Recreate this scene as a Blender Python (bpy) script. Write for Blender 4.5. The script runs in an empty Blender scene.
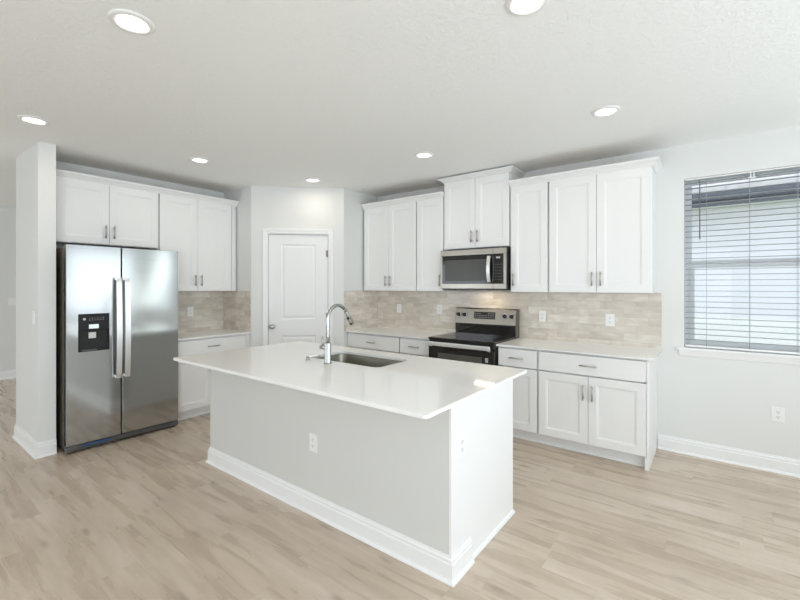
import bpy, bmesh, math
from mathutils import Vector, Matrix

# ------------------------------------------------------------------ camera, sky, sun, daylight, exposure
SC = bpy.context.scene
COL = SC.collection
CAM_H = 1.487
F_PX = 411.76
YAW = 0.64903
cam = bpy.data.cameras.new('camera')
cam.sensor_fit = 'HORIZONTAL'; cam.sensor_width = 36.0
cam.lens = F_PX * 36.0 / 800.0
cam.shift_y = -(300.0 - 286.0) / 800.0
cam.clip_start = 0.05; cam.clip_end = 200
camo = bpy.data.objects.new('camera', cam); COL.objects.link(camo)
camo.location = (0, 0, CAM_H)
camo.rotation_euler = (math.pi / 2, 0, YAW)
SC.camera = camo

W = bpy.data.worlds.new('sky'); SC.world = W; W.use_nodes = True
bg = W.node_tree.nodes['Background']
bg.inputs['Color'].default_value = (0.83, 0.90, 1.0, 1); bg.inputs['Strength'].default_value = 2.1

def daylight(name, loc, direction, sx, sy, power, color):
    l = bpy.data.lights.new(name, 'AREA'); l.shape = 'RECTANGLE'; l.size = sx; l.size_y = sy
    l.energy = power; l.color = color
    o = bpy.data.objects.new(name, l); COL.objects.link(o); o.location = loc
    o.rotation_euler = Vector(direction).to_track_quat('-Z', 'Z').to_euler()
    return o
# area lights added at unseen, assumed windows, tilted up to fill the room
daylight('daylight_right_window', (2.47, 1.33, 1.585), (-1, 0.12, 0.75), 2.5, 1.65, 46, (0.76, 0.885, 1.0))
daylight('daylight_corner_window', (2.47, 3.50, 1.585), (-1, 0, 0.4), 1.3, 1.65, 4.4, (0.90, 1.0, 0.94))
daylight('daylight_back_window', (1.675, 4.41, 1.68), (0, -1, 0.35), .95, 1.46, 7.5, (0.88, 0.99, 0.95))
daylight('daylight_fill_side', (2.47, -2.2, 1.2), (-1, 0, 0.60), 2.8, 2.2, 98, (0.84, 0.93, 1.0))
daylight('daylight_fill_rear', (-2.6, -4.90, 1.5), (0, 1, 0.9), 6.0, 2.0, 3, (1.0, 0.98, 0.95))
daylight('daylight_fill_hall', (-7.2, -4.96, 1.5), (0, 1, 0.1), 2.0, 1.6, 24, (0.86, 0.95, 1.0))

SC.view_settings.view_transform = 'Standard'; SC.view_settings.look = 'None'
SC.view_settings.exposure = 0.0; SC.view_settings.gamma = 1.0; SC.view_settings.use_curve_mapping = False
SC.cycles.max_bounces = 10; SC.cycles.diffuse_bounces = 6; SC.cycles.glossy_bounces = 4
SC.cycles.transparent_max_bounces = 12
SC.cycles.use_denoising = True
SC.cycles.sample_clamp_indirect = 6.0
SC.cycles.caustics_reflective = False; SC.cycles.caustics_refractive = False

# ------------------------------------------------------------------ node helpers and materials
def nt(m):
    m.use_nodes = True
    return m.node_tree
def bsdf(m): return m.node_tree.nodes['Principled BSDF']
def mat(name, col, rough=0.5, metal=0.0, spec=0.5, noise=0.0, nscale=8.0, bump=0.0, bscale=200.0):
    m = bpy.data.materials.new(name); t = nt(m); b = bsdf(m)
    b.inputs['Base Color'].default_value = (*col, 1); b.inputs['Roughness'].default_value = rough
    b.inputs['Metallic'].default_value = metal; b.inputs['Specular IOR Level'].default_value = spec
    g = t.nodes.new('ShaderNodeNewGeometry')
    if noise:
        n = t.nodes.new('ShaderNodeTexNoise'); n.inputs['Scale'].default_value = nscale; n.inputs['Detail'].default_value = 4
        t.links.new(g.outputs['Position'], n.inputs['Vector'])
        mx = t.nodes.new('ShaderNodeMix'); mx.data_type = 'RGBA'
        mx.inputs[6].default_value = (*[c * (1 - noise) for c in col], 1); mx.inputs[7].default_value = (*[min(1, c * (1 + noise)) for c in col], 1)
        t.links.new(n.outputs['Fac'], mx.inputs[0]); t.links.new(mx.outputs[2], b.inputs['Base Color'])
    if bump:
        n = t.nodes.new('ShaderNodeTexNoise'); n.inputs['Scale'].default_value = bscale; n.inputs['Detail'].default_value = 3
        t.links.new(g.outputs['Position'], n.inputs['Vector'])
        bp = t.nodes.new('ShaderNodeBump'); bp.inputs['Strength'].default_value = bump; bp.inputs['Distance'].default_value = 0.004
        t.links.new(n.outputs['Fac'], bp.inputs['Height']); t.links.new(bp.outputs['Normal'], b.inputs['Normal'])
    return m

class N:
    """tiny shader math builder"""
    def __init__(s, t): s.t = t
    def _set(s, sock, v):
        if isinstance(v, (int, float)): sock.default_value = v
        else: s.t.links.new(v, sock)
    def m(s, op, a, b=0.0, c=0.0):
        n = s.t.nodes.new('ShaderNodeMath'); n.operation = op
        s._set(n.inputs[0], a); s._set(n.inputs[1], b); s._set(n.inputs[2], c)
        return n.outputs[0]
    def xyz(s, x, y, z):
        n = s.t.nodes.new('ShaderNodeCombineXYZ')
        for i, v in enumerate((x, y, z)): s._set(n.inputs[i], v)
        return n.outputs[0]
    def noise(s, vec, scale, detail=4, rough=0.5, dist=0.0):
        n = s.t.nodes.new('ShaderNodeTexNoise'); s.t.links.new(vec, n.inputs['Vector'])
        n.inputs['Scale'].default_value = scale; n.inputs['Detail'].default_value = detail
        n.inputs['Roughness'].default_value = rough; n.inputs['Distortion'].default_value = dist
        return n.outputs['Fac']
    def white(s, vec):
        n = s.t.nodes.new('ShaderNodeTexWhiteNoise'); s.t.links.new(vec, n.inputs['Vector']); return n.outputs['Value']
    def ramp(s, fac, stops):
        n = s.t.nodes.new('ShaderNodeValToRGB'); s._set(n.inputs[0], fac); e = n.color_ramp.elements
        while len(e) < len(stops): e.new(0.5)
        for el, (p, c) in zip(e, stops): el.position = p; el.color = (*c, 1)
        return n.outputs[0]
    def mix(s, f, a, b, mode='MIX'):
        n = s.t.nodes.new('ShaderNodeMix'); n.data_type = 'RGBA'; n.blend_type = mode
        s._set(n.inputs[0], f)
        for i, v in ((6, a), (7, b)):
            if isinstance(v, tuple): n.inputs[i].default_value = (*v, 1)
            else: s.t.links.new(v, n.inputs[i])
        return n.outputs[2]
    def sm(s, v, lo, hi):
        n = s.t.nodes.new('ShaderNodeMapRange'); n.interpolation_type = 'SMOOTHSTEP'
        s._set(n.inputs[0], v); n.inputs[1].default_value = lo; n.inputs[2].default_value = hi
        return n.outputs[0]
    def bump(s, h, strength, dist):
        n = s.t.nodes.new('ShaderNodeBump'); s.t.links.new(h, n.inputs['Height'])
        n.inputs['Strength'].default_value = strength; n.inputs['Distance'].default_value = dist
        return n.outputs['Normal']

def floor_material():
    m = bpy.data.materials.new('wood_look_planks'); t = nt(m); n = N(t); b = bsdf(m)
    g = t.nodes.new('ShaderNodeNewGeometry'); s = t.nodes.new('ShaderNodeSeparateXYZ'); t.links.new(g.outputs['Position'], s.inputs[0])
    X, Y = s.outputs[0], s.outputs[1]
    v = n.m('DIVIDE', Y, 0.182); row = n.m('FLOOR', v)
    off = n.white(n.xyz(row, 3.0, 7.0))
    u = n.m('ADD', n.m('DIVIDE', X, 1.22), n.m('MULTIPLY', off, 5.0)); colm = n.m('FLOOR', u)
    tone = n.white(n.xyz(colm, row, 1.0)); sh = n.m('MULTIPLY', n.white(n.xyz(row, colm, 5.0)), 30.0)
    gv = n.xyz(n.m('MULTIPLY', X, 0.62), n.m('ADD', n.m('MULTIPLY', Y, 5.6), sh), sh)
    grain = n.noise(gv, 2.4, 4, 0.45, 0.5)
    fine = n.noise(n.xyz(n.m('MULTIPLY', X, 1.6), n.m('ADD', n.m('MULTIPLY', Y, 9.0), sh), sh), 5.0, 2, 0.5, 0.3)
    cloud = n.noise(n.xyz(n.m('MULTIPLY', X, 0.7), n.m('MULTIPLY', Y, 1.8), 0.0), 1.7, 3, 0.5, 0.2)
    f = n.m('ADD', n.m('MULTIPLY', grain, 0.56), n.m('ADD', n.m('MULTIPLY', cloud, 0.30), n.m('MULTIPLY', fine, 0.14)))
    f = n.m('ADD', f, n.m('MULTIPLY', n.m('SUBTRACT', tone, 0.5), 0.05))
    c = n.ramp(f, [(0.26, (0.38, 0.298, 0.224)), (0.44, (0.515, 0.420, 0.328)), (0.55, (0.60, 0.502, 0.402)), (0.70, (0.69, 0.60, 0.508))])
    # sparse knots
    vo = t.nodes.new('ShaderNodeTexVoronoi'); vo.voronoi_dimensions = '2D'; vo.inputs['Scale'].default_value = 1.25
    t.links.new(n.xyz(n.m('MULTIPLY', X, 1.35), n.m('MULTIPLY', Y, 4.0), sh), vo.inputs['Vector'])
    k = n.sm(n.m('ADD', vo.outputs['Distance'], n.m('MULTIPLY', fine, 0.10)), 0.045, 0.19)
    sc_ = t.nodes.new('ShaderNodeSeparateColor'); t.links.new(vo.outputs['Color'], sc_.inputs[0]); pick = n.m('GREATER_THAN', sc_.outputs[0], 0.45)
    c = n.mix(n.m('MULTIPLY', n.m('MULTIPLY', n.m('SUBTRACT', 1.0, k), 0.50), pick), c, (0.22, 0.18, 0.14))
    # joints
    fy = n.m('FRACT', v); fx = n.m('FRACT', u)
    ey = n.m('MULTIPLY', n.m('MINIMUM', fy, n.m('SUBTRACT', 1.0, fy)), 0.182)
    ex = n.m('MULTIPLY', n.m('MINIMUM', fx, n.m('SUBTRACT', 1.0, fx)), 1.22)
    e = n.sm(n.m('MINIMUM', ex, ey), 0.0, 0.0022)
    c = n.mix(n.m('MULTIPLY', n.m('SUBTRACT', 1.0, e), 0.22), c, (0.22, 0.18, 0.14))
    t.links.new(c, b.inputs['Base Color'])
    t.links.new(n.m('ADD', 0.22, n.m('MULTIPLY', grain, 0.12)), b.inputs['Roughness'])
    h = n.m('MULTIPLY', e, 0.6)
    t.links.new(n.bump(h, 0.15, 0.0006), b.inputs['Normal'])
    return m

def tile_material(name, axis, x0, phase):
    """3 x 12 inch wall tile, each row stepped by a third"""
    m = bpy.data.materials.new(name); t = nt(m); n = N(t); b = bsdf(m)
    g = t.nodes.new('ShaderNodeNewGeometry'); s = t.nodes.new('ShaderNodeSeparateXYZ'); t.links.new(g.outputs['Position'], s.inputs[0])
    H, L = 0.0765, 0.308
    v = n.m('DIVIDE', n.m('SUBTRACT', s.outputs[2], 0.915 - 0.035), H); row = n.m('FLOOR', v)
    u = n.m('ADD', n.m('DIVIDE', n.m('SUBTRACT', s.outputs[axis], x0), L), n.m('ADD', n.m('MULTIPLY', row, -1 / 3.0), phase)); cm = n.m('FLOOR', u)
    tone = n.white(n.xyz(cm, row, 2.0)); sh = n.m('MULTIPLY', tone, 40.0)
    cl = n.noise(n.xyz(n.m('ADD', s.outputs[axis], sh), n.m('MULTIPLY', s.outputs[2], 2.2), sh), 5.5, 5, 0.55, 0.5)
    f = n.m('ADD', n.m('MULTIPLY', cl, 0.85), n.m('MULTIPLY', tone, 0.20))
    c = n.ramp(f, [(0.28, (0.53, 0.47, 0.395)), (0.50, (0.665, 0.605, 0.525)), (0.72, (0.80, 0.75, 0.68))])
    fu = n.m('FRACT', u); fv = n.m('FRACT', v)
    eu = n.m('MULTIPLY', n.m('MINIMUM', fu, n.m('SUBTRACT', 1.0, fu)), L)
    ev = n.m('MULTIPLY', n.m('MINIMUM', fv, n.m('SUBTRACT', 1.0, fv)), H)
    e = n.sm(n.m('MINIMUM', eu, ev), 0.0006, 0.0022)
    c = n.mix(e, (0.53, 0.49, 0.43), c)
    t.links.new(c, b.inputs['Base Color'])
    t.links.new(n.m('ADD', 0.45, n.m('MULTIPLY', e, -0.25)), b.inputs['Roughness'])
    t.links.new(n.bump(n.m('ADD', e, n.m('MULTIPLY', cl, 0.3)), 0.4, 0.0012), b.inputs['Normal'])
    return m

def ceiling_material():
    m = bpy.data.materials.new('knockdown_ceiling'); t = nt(m); n = N(t); b = bsdf(m)
    g = t.nodes.new('ShaderNodeNewGeometry')
    a = n.noise(g.outputs['Position'], 34.0, 3, 0.5, 0.8)
    h = n.sm(a, 0.44, 0.60)
    b.inputs['Base Color'].default_value = (0.93, 0.94, 0.925, 1); b.inputs['Roughness'].default_value = 0.9
    t.links.new(n.bump(h, 0.30, 0.004), b.inputs['Normal'])
    return m

def steel_material(name, col, rough, axis_scale=(2.0, 300.0, 300.0), bumpy=0.03, wavy=0.0):
    m = bpy.data.materials.new(name); t = nt(m); n = N(t); b = bsdf(m)
    g = t.nodes.new('ShaderNodeNewGeometry'); s = t.nodes.new('ShaderNodeSeparateXYZ'); t.links.new(g.outputs['Position'], s.inputs[0])
    a = n.noise(n.xyz(n.m('MULTIPLY', s.outputs[0], axis_scale[0]), n.m('MULTIPLY', s.outputs[1], axis_scale[1]), n.m('MULTIPLY', s.outputs[2], axis_scale[2])), 1.0, 3)
    b.inputs['Metallic'].default_value = 1.0
    t.links.new(n.mix(a, tuple(c * 0.94 for c in col), tuple(min(1, c * 1.05) for c in col)), b.inputs['Base Color'])
    t.links.new(n.m('ADD', rough - 0.04, n.m('MULTIPLY', a, 0.08)), b.inputs['Roughness'])
    h = n.m('MULTIPLY', a, 0.05)
    if wavy:
        h = n.m('ADD', h, n.m('MULTIPLY', n.noise(g.outputs['Position'], 2.2, 1), wavy))
    t.links.new(n.bump(h, 0.5, bumpy), b.inputs['Normal'])
    return m

M = {}
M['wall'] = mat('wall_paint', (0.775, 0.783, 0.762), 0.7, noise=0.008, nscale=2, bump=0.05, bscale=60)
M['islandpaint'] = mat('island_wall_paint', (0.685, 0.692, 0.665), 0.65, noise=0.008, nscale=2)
M['ceiling'] = ceiling_material()
M['floor'] = floor_material()
M['trim'] = mat('white_trim_paint', (0.87, 0.875, 0.87), 0.4, noise=0.006, nscale=3)
M['cab'] = mat('white_cabinet_paint', (0.865, 0.87, 0.86), 0.38, noise=0.006, nscale=3)
M['inside'] = mat('cabinet_interior', (0.80, 0.78, 0.73), 0.6, noise=0.02, nscale=5)
M['topbrown'] = mat('top_bounce_brown', (0.42, 0.30, 0.18), 0.8, noise=0.12, nscale=10)  # brown chosen to tint the bounce above the cabinets
M['quartz'] = mat('white_quartz', (0.905, 0.90, 0.88), 0.065, noise=0.018, nscale=5)
M['tile_x'] = tile_material('wall_tile_range', 0, -0.381, 0.30)
M['tile_y'] = tile_material('wall_tile_left', 1, 2.978, 0.62)
M['tile_stub'] = tile_material('wall_tile_stub', 0, -4.597, 0.4)
M['nickel'] = steel_material('brushed_nickel', (0.50, 0.48, 0.45), 0.32, (60, 60, 60), 0.0005)
M['hingesteel'] = steel_material('satin_hinge_steel', (0.26, 0.25, 0.24), 0.35, (60, 60, 60), 0.0005)
M['chrome'] = steel_material('polished_chrome', (0.45, 0.46, 0.45), 0.15, (30, 30, 30), 0.0002)
M['fridge'] = steel_material('fridge_steel', (0.47, 0.485, 0.48), 0.12, (2, 2.0, 260), 0.0004, 0.0)
M['steel'] = steel_material('appliance_steel', (0.37, 0.345, 0.30), 0.25, (2.0, 200, 260), 0.0005)
M['sinksteel'] = steel_material('sink_steel', (0.30, 0.285, 0.24), 0.34, (120, 120, 3), 0.0005)
M['handlesteel'] = steel_material('handle_steel', (0.88, 0.88, 0.87), 0.34, (200, 200, 2), 0.0004)
M['glassblack'] = mat('black_glass', (0.012, 0.011, 0.010), 0.06, noise=0.05)
M['ovenglass'] = mat('dark_oven_window', (0.10, 0.093, 0.08), 0.12, noise=0.05)
M['mwglass'] = mat('microwave_window_screen', (0.055, 0.053, 0.045), 0.25, noise=0.05)
M['softblack'] = mat('soft_black_fascia', (0.010, 0.010, 0.010), 0.35, spec=0.25, noise=0.05)
M['recess'] = mat('matte_black_recess', (0.008, 0.008, 0.008), 0.6, noise=0.05)
M['black'] = mat('black_enamel', (0.016, 0.015, 0.014), 0.25, noise=0.05)
M['darkgrey'] = mat('dark_grey_case', (0.13, 0.11, 0.09), 0.45, noise=0.05)
M['grille'] = mat('grey_plastic', (0.095, 0.092, 0.088), 0.45, noise=0.05)
M['blue'] = mat('blue_film', (0.03, 0.08, 0.20), 0.3, noise=0.05)
M['plastic'] = mat('white_plastic', (0.88, 0.88, 0.865), 0.3, noise=0.005)
M['slot'] = mat('dark_slot', (0.08, 0.08, 0.08), 0.6, noise=0.05)
M['greymark'] = mat('grey_print', (0.45, 0.46, 0.46), 0.5, noise=0.02)
M['ring'] = mat('dark_ring_print', (0.10, 0.10, 0.10), 0.4, noise=0.02)
M['lightmark'] = mat('pale_print', (0.62, 0.63, 0.62), 0.4, noise=0.02)
M['vinyl'] = mat('white_vinyl_frame', (0.84, 0.87, 0.88), 0.35, noise=0.01)
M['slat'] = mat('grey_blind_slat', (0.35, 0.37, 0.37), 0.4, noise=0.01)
M['cord'] = mat('blind_cord', (0.36, 0.37, 0.38), 0.7, noise=0.02)
M['wand'] = mat('dark_tilt_wand', (0.16, 0.17, 0.17), 0.3, noise=0.02)
M['siding'] = mat('stucco_siding', (0.83, 0.82, 0.85), 0.8, noise=0.02, nscale=6, bump=0.1, bscale=40)
M['sunlitband'] = mat('sunlit_stucco_band', (0.93, 0.93, 0.91), 0.9, noise=0.06, nscale=14)  # paler colour stands in for sunlight below the eave shadow
M['fascia'] = mat('dark_gutter', (0.09, 0.10, 0.12), 0.5, noise=0.05)
M['soffit'] = mat('soffit_beige', (0.62, 0.66, 0.56), 0.7, noise=0.03)
M['shingle'] = mat('grey_shingle', (0.58, 0.55, 0.55), 0.9, noise=0.30, nscale=9)
M['lawn'] = mat('pale_gravel_ground', (0.62, 0.61, 0.57), 0.95, noise=0.1, nscale=6)
def emis(name, col, st):
    m = bpy.data.materials.new(name); nt(m); b = bsdf(m)
    b.inputs['Base Color'].default_value = (*col, 1); b.inputs['Emission Color'].default_value = (*col, 1)
    b.inputs['Emission Strength'].default_value = st; return m
M['lens'] = emis('led_lens', (1.0, 0.95, 0.88), 4.0)
M['display'] = emis('pale_display', (0.75, 0.85, 0.85), 0.35)
M['hoodlamp'] = emis('cooktop_lamp', (1.0, 0.80, 0.55), 22.0)
def glass_mat():
    m = bpy.data.materials.new('window_glass'); t = nt(m); b = bsdf(m)
    b.inputs['Base Color'].default_value = (1, 1, 1, 1)
    tr = t.nodes.new('ShaderNodeBsdfTransparent'); tr.inputs[0].default_value = (0.95, 0.97, 0.96, 1)
    gl = t.nodes.new('ShaderNodeBsdfGlossy'); gl.inputs['Roughness'].default_value = 0.02
    fr = t.nodes.new('ShaderNodeFresnel'); fr.inputs[0].default_value = 1.45
    mx = t.nodes.new('ShaderNodeMixShader')
    t.links.new(fr.outputs[0], mx.inputs[0]); t.links.new(tr.outputs[0], mx.inputs[1]); t.links.new(gl.outputs[0], mx.inputs[2])
    t.links.new(mx.outputs[0], t.nodes['Material Output'].inputs[0])
    return m
M['glass'] = glass_mat()

# ------------------------------------------------------------------ mesh helpers
def box(bm, a, b, bev=0.0, seg=2):
    x0, x1 = sorted((a[0], b[0])); y0, y1 = sorted((a[1], b[1])); z0, z1 = sorted((a[2], b[2]))
    vs = [bm.verts.new(p) for p in ((x0, y0, z0), (x1, y0, z0), (x1, y1, z0), (x0, y1, z0), (x0, y0, z1), (x1, y0, z1), (x1, y1, z1), (x0, y1, z1))]
    fs = [bm.faces.new([vs[i] for i in f]) for f in ((0, 3, 2, 1), (4, 5, 6, 7), (0, 1, 5, 4), (1, 2, 6, 5), (2, 3, 7, 6), (3, 0, 4, 7))]
    if bev:
        es = list({e for f in fs for e in f.edges})
        bmesh.ops.bevel(bm, geom=es, offset=bev, segments=seg, affect='EDGES', profile=0.6)
    return fs

def cyl(bm, p0, p1, r0, r1=None, seg=24, caps=True):
    r1 = r0 if r1 is None else r1
    p0, p1 = Vector(p0), Vector(p1); d = (p1 - p0); q = d.to_track_quat('Z', 'Y').to_matrix()
    ra, rb = [], []
    for i in range(seg):
        a = 2 * math.pi * i / seg; v = q @ Vector((math.cos(a), math.sin(a), 0))
        ra.append(bm.verts.new(p0 + v * r0)); rb.append(bm.verts.new(p1 + v * r1))
    for i in range(seg):
        j = (i + 1) % seg; f = bm.faces.new((ra[i], ra[j], rb[j], rb[i])); f.smooth = True
    if caps:
        bm.faces.new(ra[::-1]); bm.faces.new(rb)

def lathe(bm, prof, origin=(0, 0, 0), axis=(0, 0, 1), seg=32, smooth=True):
    """prof: (r, h) along axis"""
    q = Vector(axis).to_track_quat('Z', 'Y').to_matrix(); o = Vector(origin); rings = []
    for r, h in prof:
        if r < 1e-6: rings.append([bm.verts.new(o + q @ Vector((0, 0, h)))])
        else: rings.append([bm.verts.new(o + q @ Vector((r * math.cos(2 * math.pi * i / seg), r * math.sin(2 * math.pi * i / seg), h))) for i in range(seg)])
    for A, B in zip(rings, rings[1:]):
        for i in range(seg):
            j = (i + 1) % seg
            if len(A) == 1 and len(B) == 1: continue
            if len(A) == 1: f = bm.faces.new((A[0], B[j], B[i]))
            elif len(B) == 1: f = bm.faces.new((A[i], A[j], B[0]))
            else: f = bm.faces.new((A[i], A[j], B[j], B[i]))
            f.smooth = smooth

def tube(bm, pts, radii, seg=20):
    pts = [Vector(p) for p in pts]
    if isinstance(radii, (int, float)): radii = [radii] * len(pts)
    up = None; rings = []
    for i, p in enumerate(pts):
        d = (pts[min(i + 1, len(pts) - 1)] - pts[max(i - 1, 0)]).normalized()
        if up is None:
            up = Vector((1, 0, 0)) if abs(d.x) < 0.9 else Vector((0, 1, 0))
        s = d.cross(up).normalized(); up = s.cross(d).normalized()
        rings.append([bm.verts.new(p + (s * math.cos(2 * math.pi * k / seg) + up * math.sin(2 * math.pi * k / seg)) * radii[i]) for k in range(seg)])
    for A, B in zip(rings, rings[1:]):
        for k in range(seg):
            j = (k + 1) % seg; f = bm.faces.new((A[k], A[j], B[j], B[k])); f.smooth = True
    bm.faces.new(rings[0][::-1]); bm.faces.new(rings[-1])

def sweep(bm, prof, path):
    """profile (outward, up) along a horizontal polyline; outward is the right-hand side of travel"""
    P = [Vector((p[0], p[1])) for p in path]; z = path[0][2] if len(path[0]) > 2 else 0.0
    rows = []
    for i, p in enumerate(P):
        dirs = []
        if i > 0: dirs.append((P[i] - P[i - 1]).normalized())
        if i < len(P) - 1: dirs.append((P[i + 1] - P[i]).normalized())
        ns = [Vector((d.y, -d.x)) for d in dirs]
        if len(ns) == 2:
            mm = (ns[0] + ns[1]).normalized(); k = 1.0 / max(0.2, mm.dot(ns[0])); n2 = mm * k
        else: n2 = ns[0]
        rows.append([bm.verts.new((p.x + n2.x * o, p.y + n2.y * o, z + h)) for o, h in prof])
    for A, B in zip(rows, rows[1:]):
        for k in range(len(prof)):
            j = (k + 1) % len(prof)
            bm.faces.new((A[k], B[k], B[j], A[j]))
    bm.faces.new(rows[0]); bm.faces.new(rows[-1][::-1])

def rings_panel(bm, x0, x1, z0, z1, rings, ysign=1.0, yb=0.0):
    """front surface in the x-z plane: rings = (inset, depth) from the outside in, depth positive into the panel"""
    prev = None
    for ins, dep in rings:
        y = yb + dep * ysign
        cur = [bm.verts.new(p) for p in ((x0 + ins, y, z0 + ins), (x1 - ins, y, z0 + ins), (x1 - ins, y, z1 - ins), (x0 + ins, y, z1 - ins))]
        if prev:
            for i in range(4):
                j = (i + 1) % 4; bm.faces.new((prev[i], prev[j], cur[j], cur[i]))
        prev = cur
    bm.faces.new(prev)

def rrect(cx, cy, w, d, r, n=6):
    pts = []
    for sx, sy, a0 in ((1, 1, 0), (-1, 1, 90), (-1, -1, 180), (1, -1, 270)):
        for i in range(n + 1):
            a = math.radians(a0 + 90 * i / n)
            pts.append((cx + sx * (w / 2 - r) + r * math.cos(a), cy + sy * (d / 2 - r) + r * math.sin(a)))
    return pts

def slab(bm, outer, holes, z0, z1, bev=0.0):
    """horizontal plate with holes"""
    top_edges = []
    loops = [outer] + holes; allv = []
    for lp in loops:
        vs = [bm.verts.new((p[0], p[1], z1)) for p in lp]; allv.append(vs)
        for i in range(len(vs)): top_edges.append(bm.edges.new((vs[i], vs[(i + 1) % len(vs)])))
    r = bmesh.ops.triangle_fill(bm, edges=top_edges, use_beauty=True, use_dissolve=False)
    faces = [g for g in r['geom'] if isinstance(g, bmesh.types.BMFace)]
    low = {}
    for vs in allv:
        for v in vs: low[v] = bm.verts.new((v.co.x, v.co.y, z0))
    for f in faces:
        if f.normal.z < 0: f.normal_flip()
    for f in faces: bm.faces.new([low[v] for v in reversed(f.verts)])
    for vs in allv:
        for i in range(len(vs)):
            a, b = vs[i], vs[(i + 1) % len(vs)]; bm.faces.new((a, b, low[b], low[a]))
    if bev:
        outs = allv[0]; es = [bm.edges.get((outs[i], outs[(i + 1) % len(outs)])) for i in range(len(outs))]
        es += [bm.edges.get((low[outs[i]], low[outs[(i + 1) % len(outs)]])) for i in range(len(outs))]
        bmesh.ops.bevel(bm, geom=[e for e in es if e], offset=bev, segments=2, affect='EDGES')

def obj(name, bm, m, parent=None, loc=None, rz=0.0):
    bmesh.ops.recalc_face_normals(bm, faces=bm.faces[:])
    me = bpy.data.meshes.new(name); bm.to_mesh(me); bm.free()
    me.materials.append(M[m] if isinstance(m, str) else m)
    o = bpy.data.objects.new(name, me); COL.objects.link(o)
    if parent is not None: o.parent = parent
    if loc: o.location = loc
    if rz: o.rotation_euler = (0, 0, rz)
    return o
def B(): return bmesh.new()
def boxobj(name, a, b, m, parent=None, bev=0.0, seg=2):
    bm = B(); box(bm, a, b, bev, seg); return obj(name, bm, m, parent)
def tag(o, label, cat, group=None):
    o['label'] = label; o['category'] = cat
    if group: o['group'] = group
    return o
def thing(name, label, cat, loc=(0, 0, 0), rz=0.0, group=None):
    o = bpy.data.objects.new(name, None); o.empty_display_size = 0.1; COL.objects.link(o)
    o.location = loc; o.rotation_euler = (0, 0, rz)
    return tag(o, label, cat, group)
def struct(o): o['kind'] = 'structure'; return o
def sobj(name, bm, m, parent=None): 
    o = obj(name, bm, m, parent)
    return struct(o) if parent is None else o
def sempty(name, loc=(0, 0, 0), rz=0.0):
    o = bpy.data.objects.new(name, None); o.empty_display_size = 0.1; COL.objects.link(o)
    o.location = loc; o.rotation_euler = (0, 0, rz); return struct(o)
def dup(root):
    c = root.copy(); COL.objects.link(c)
    for ch in list(root.children):
        d = ch.copy(); COL.objects.link(d); d.parent = c
        for g in list(ch.children):
            e = g.copy(); COL.objects.link(e); e.parent = d
    return c

# ------------------------------------------------------------------ measured planes of the room
XA, YB, ZC = -5.234, 4.443, 2.741
XS, YP = -4.597, 2.978          # left pantry corner
XP, YS = -3.764, 3.768          # right pantry corner
XK, YK0, YK1 = -4.657, 0.947, 1.070   # wall end beside the fridge
XR0, YR0, XH = 2.50, -5.0, -9.0  # right wall, rear wall, hall wall
ZU, ZT = 1.424, 2.517            # underside and top of the wall cabinets
ZCT = 0.915

# ---- floor, ceiling
bm = B(); box(bm, (XH - .1, YR0 - .1, -.12), (XR0 + .1, YB + .2, 0)); sobj('floor', bm, 'floor')
bm = B(); box(bm, (XH - .1, YR0 - .1, ZC), (XR0 + .1, YB + .2, ZC + .2)); sobj('ceiling', bm, 'ceiling')
bm = B(); box(bm, (XH - .8, YR0 - 1.4, ZC + .22), (XR0 + 1.2, YB + .45, ZC + .4)); sobj('roof', bm, 'shingle')  # unseen overhanging slab, added to block sunlight from above

# ---- back wall with the window opening
WX0, WX1, WZ0, WZ1 = -0.200, 0.700, 0.925, 2.437
bm = B()
box(bm, (XP - .1, YB, 0), (WX0, YB + .18, ZC)); box(bm, (WX1, YB, 0), (1.19, YB + .18, ZC)); box(bm, (2.16, YB, 0), (XR0 + .1, YB + .18, ZC))
box(bm, (1.19, YB, 0), (2.16, YB + .18, WZ0)); box(bm, (1.19, YB, WZ1), (2.16, YB + .18, ZC))
box(bm, (WX0, YB, 0), (WX1, YB + .18, WZ0)); box(bm, (WX0, YB, WZ1), (WX1, YB + .18, ZC))
sobj('wall_back', bm, 'wall')
bm = B(); box(bm, (XA - .246, YK1, 0), (XA, YB + .18, ZC)); sobj('wall_left', bm, 'wall')
bm = B(); box(bm, (XA - .246, YK0, 0), (XK, YK1, ZC)); sobj('wall_end', bm, 'wall')
bm = B(); box(bm, (XH - .1, YR0, 0), (XH, YB + .18, ZC)); sobj('wall_hall', bm, 'wall')
# right wall and rear wall, with their window openings
bm = B()
y0, y1 = .06, 4.16
box(bm, (XR0, YR0, 0), (XR0 + .1, -3.6, ZC)); box(bm, (XR0, -0.8, 0), (XR0 + .1, y0, ZC)); box(bm, (XR0, y1, 0), (XR0 + .1, YB, ZC)); box(bm, (XR0, 2.60, .76), (XR0 + .1, 2.84, 2.41))
box(bm, (XR0, y0, 0), (XR0 + .1, y1, .76)); box(bm, (XR0, y0, 2.41), (XR0 + .1, y1, ZC)); box(bm, (XR0, -3.6, 2.3), (XR0 + .1, -0.8, ZC))
sobj('wall_right', bm, 'wall')
bm = B()
box(bm, (XH, YR0 - .1, 0), (-8.2, YR0, ZC)); box(bm, (-6.2, YR0 - .1, 0), (-5.6, YR0, ZC)); box(bm, (.4, YR0 - .1, 0), (XR0, YR0, ZC))
for a, b, z0, z1 in ((-8.2, -6.2, .7, 2.3), (-5.6, .4, .5, 2.5)):
    box(bm, (a, YR0 - .1, 0), (b, YR0, z0)); box(bm, (a, YR0 - .1, z1), (b, YR0, ZC))
sobj('wall_rear', bm, 'wall')

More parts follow.
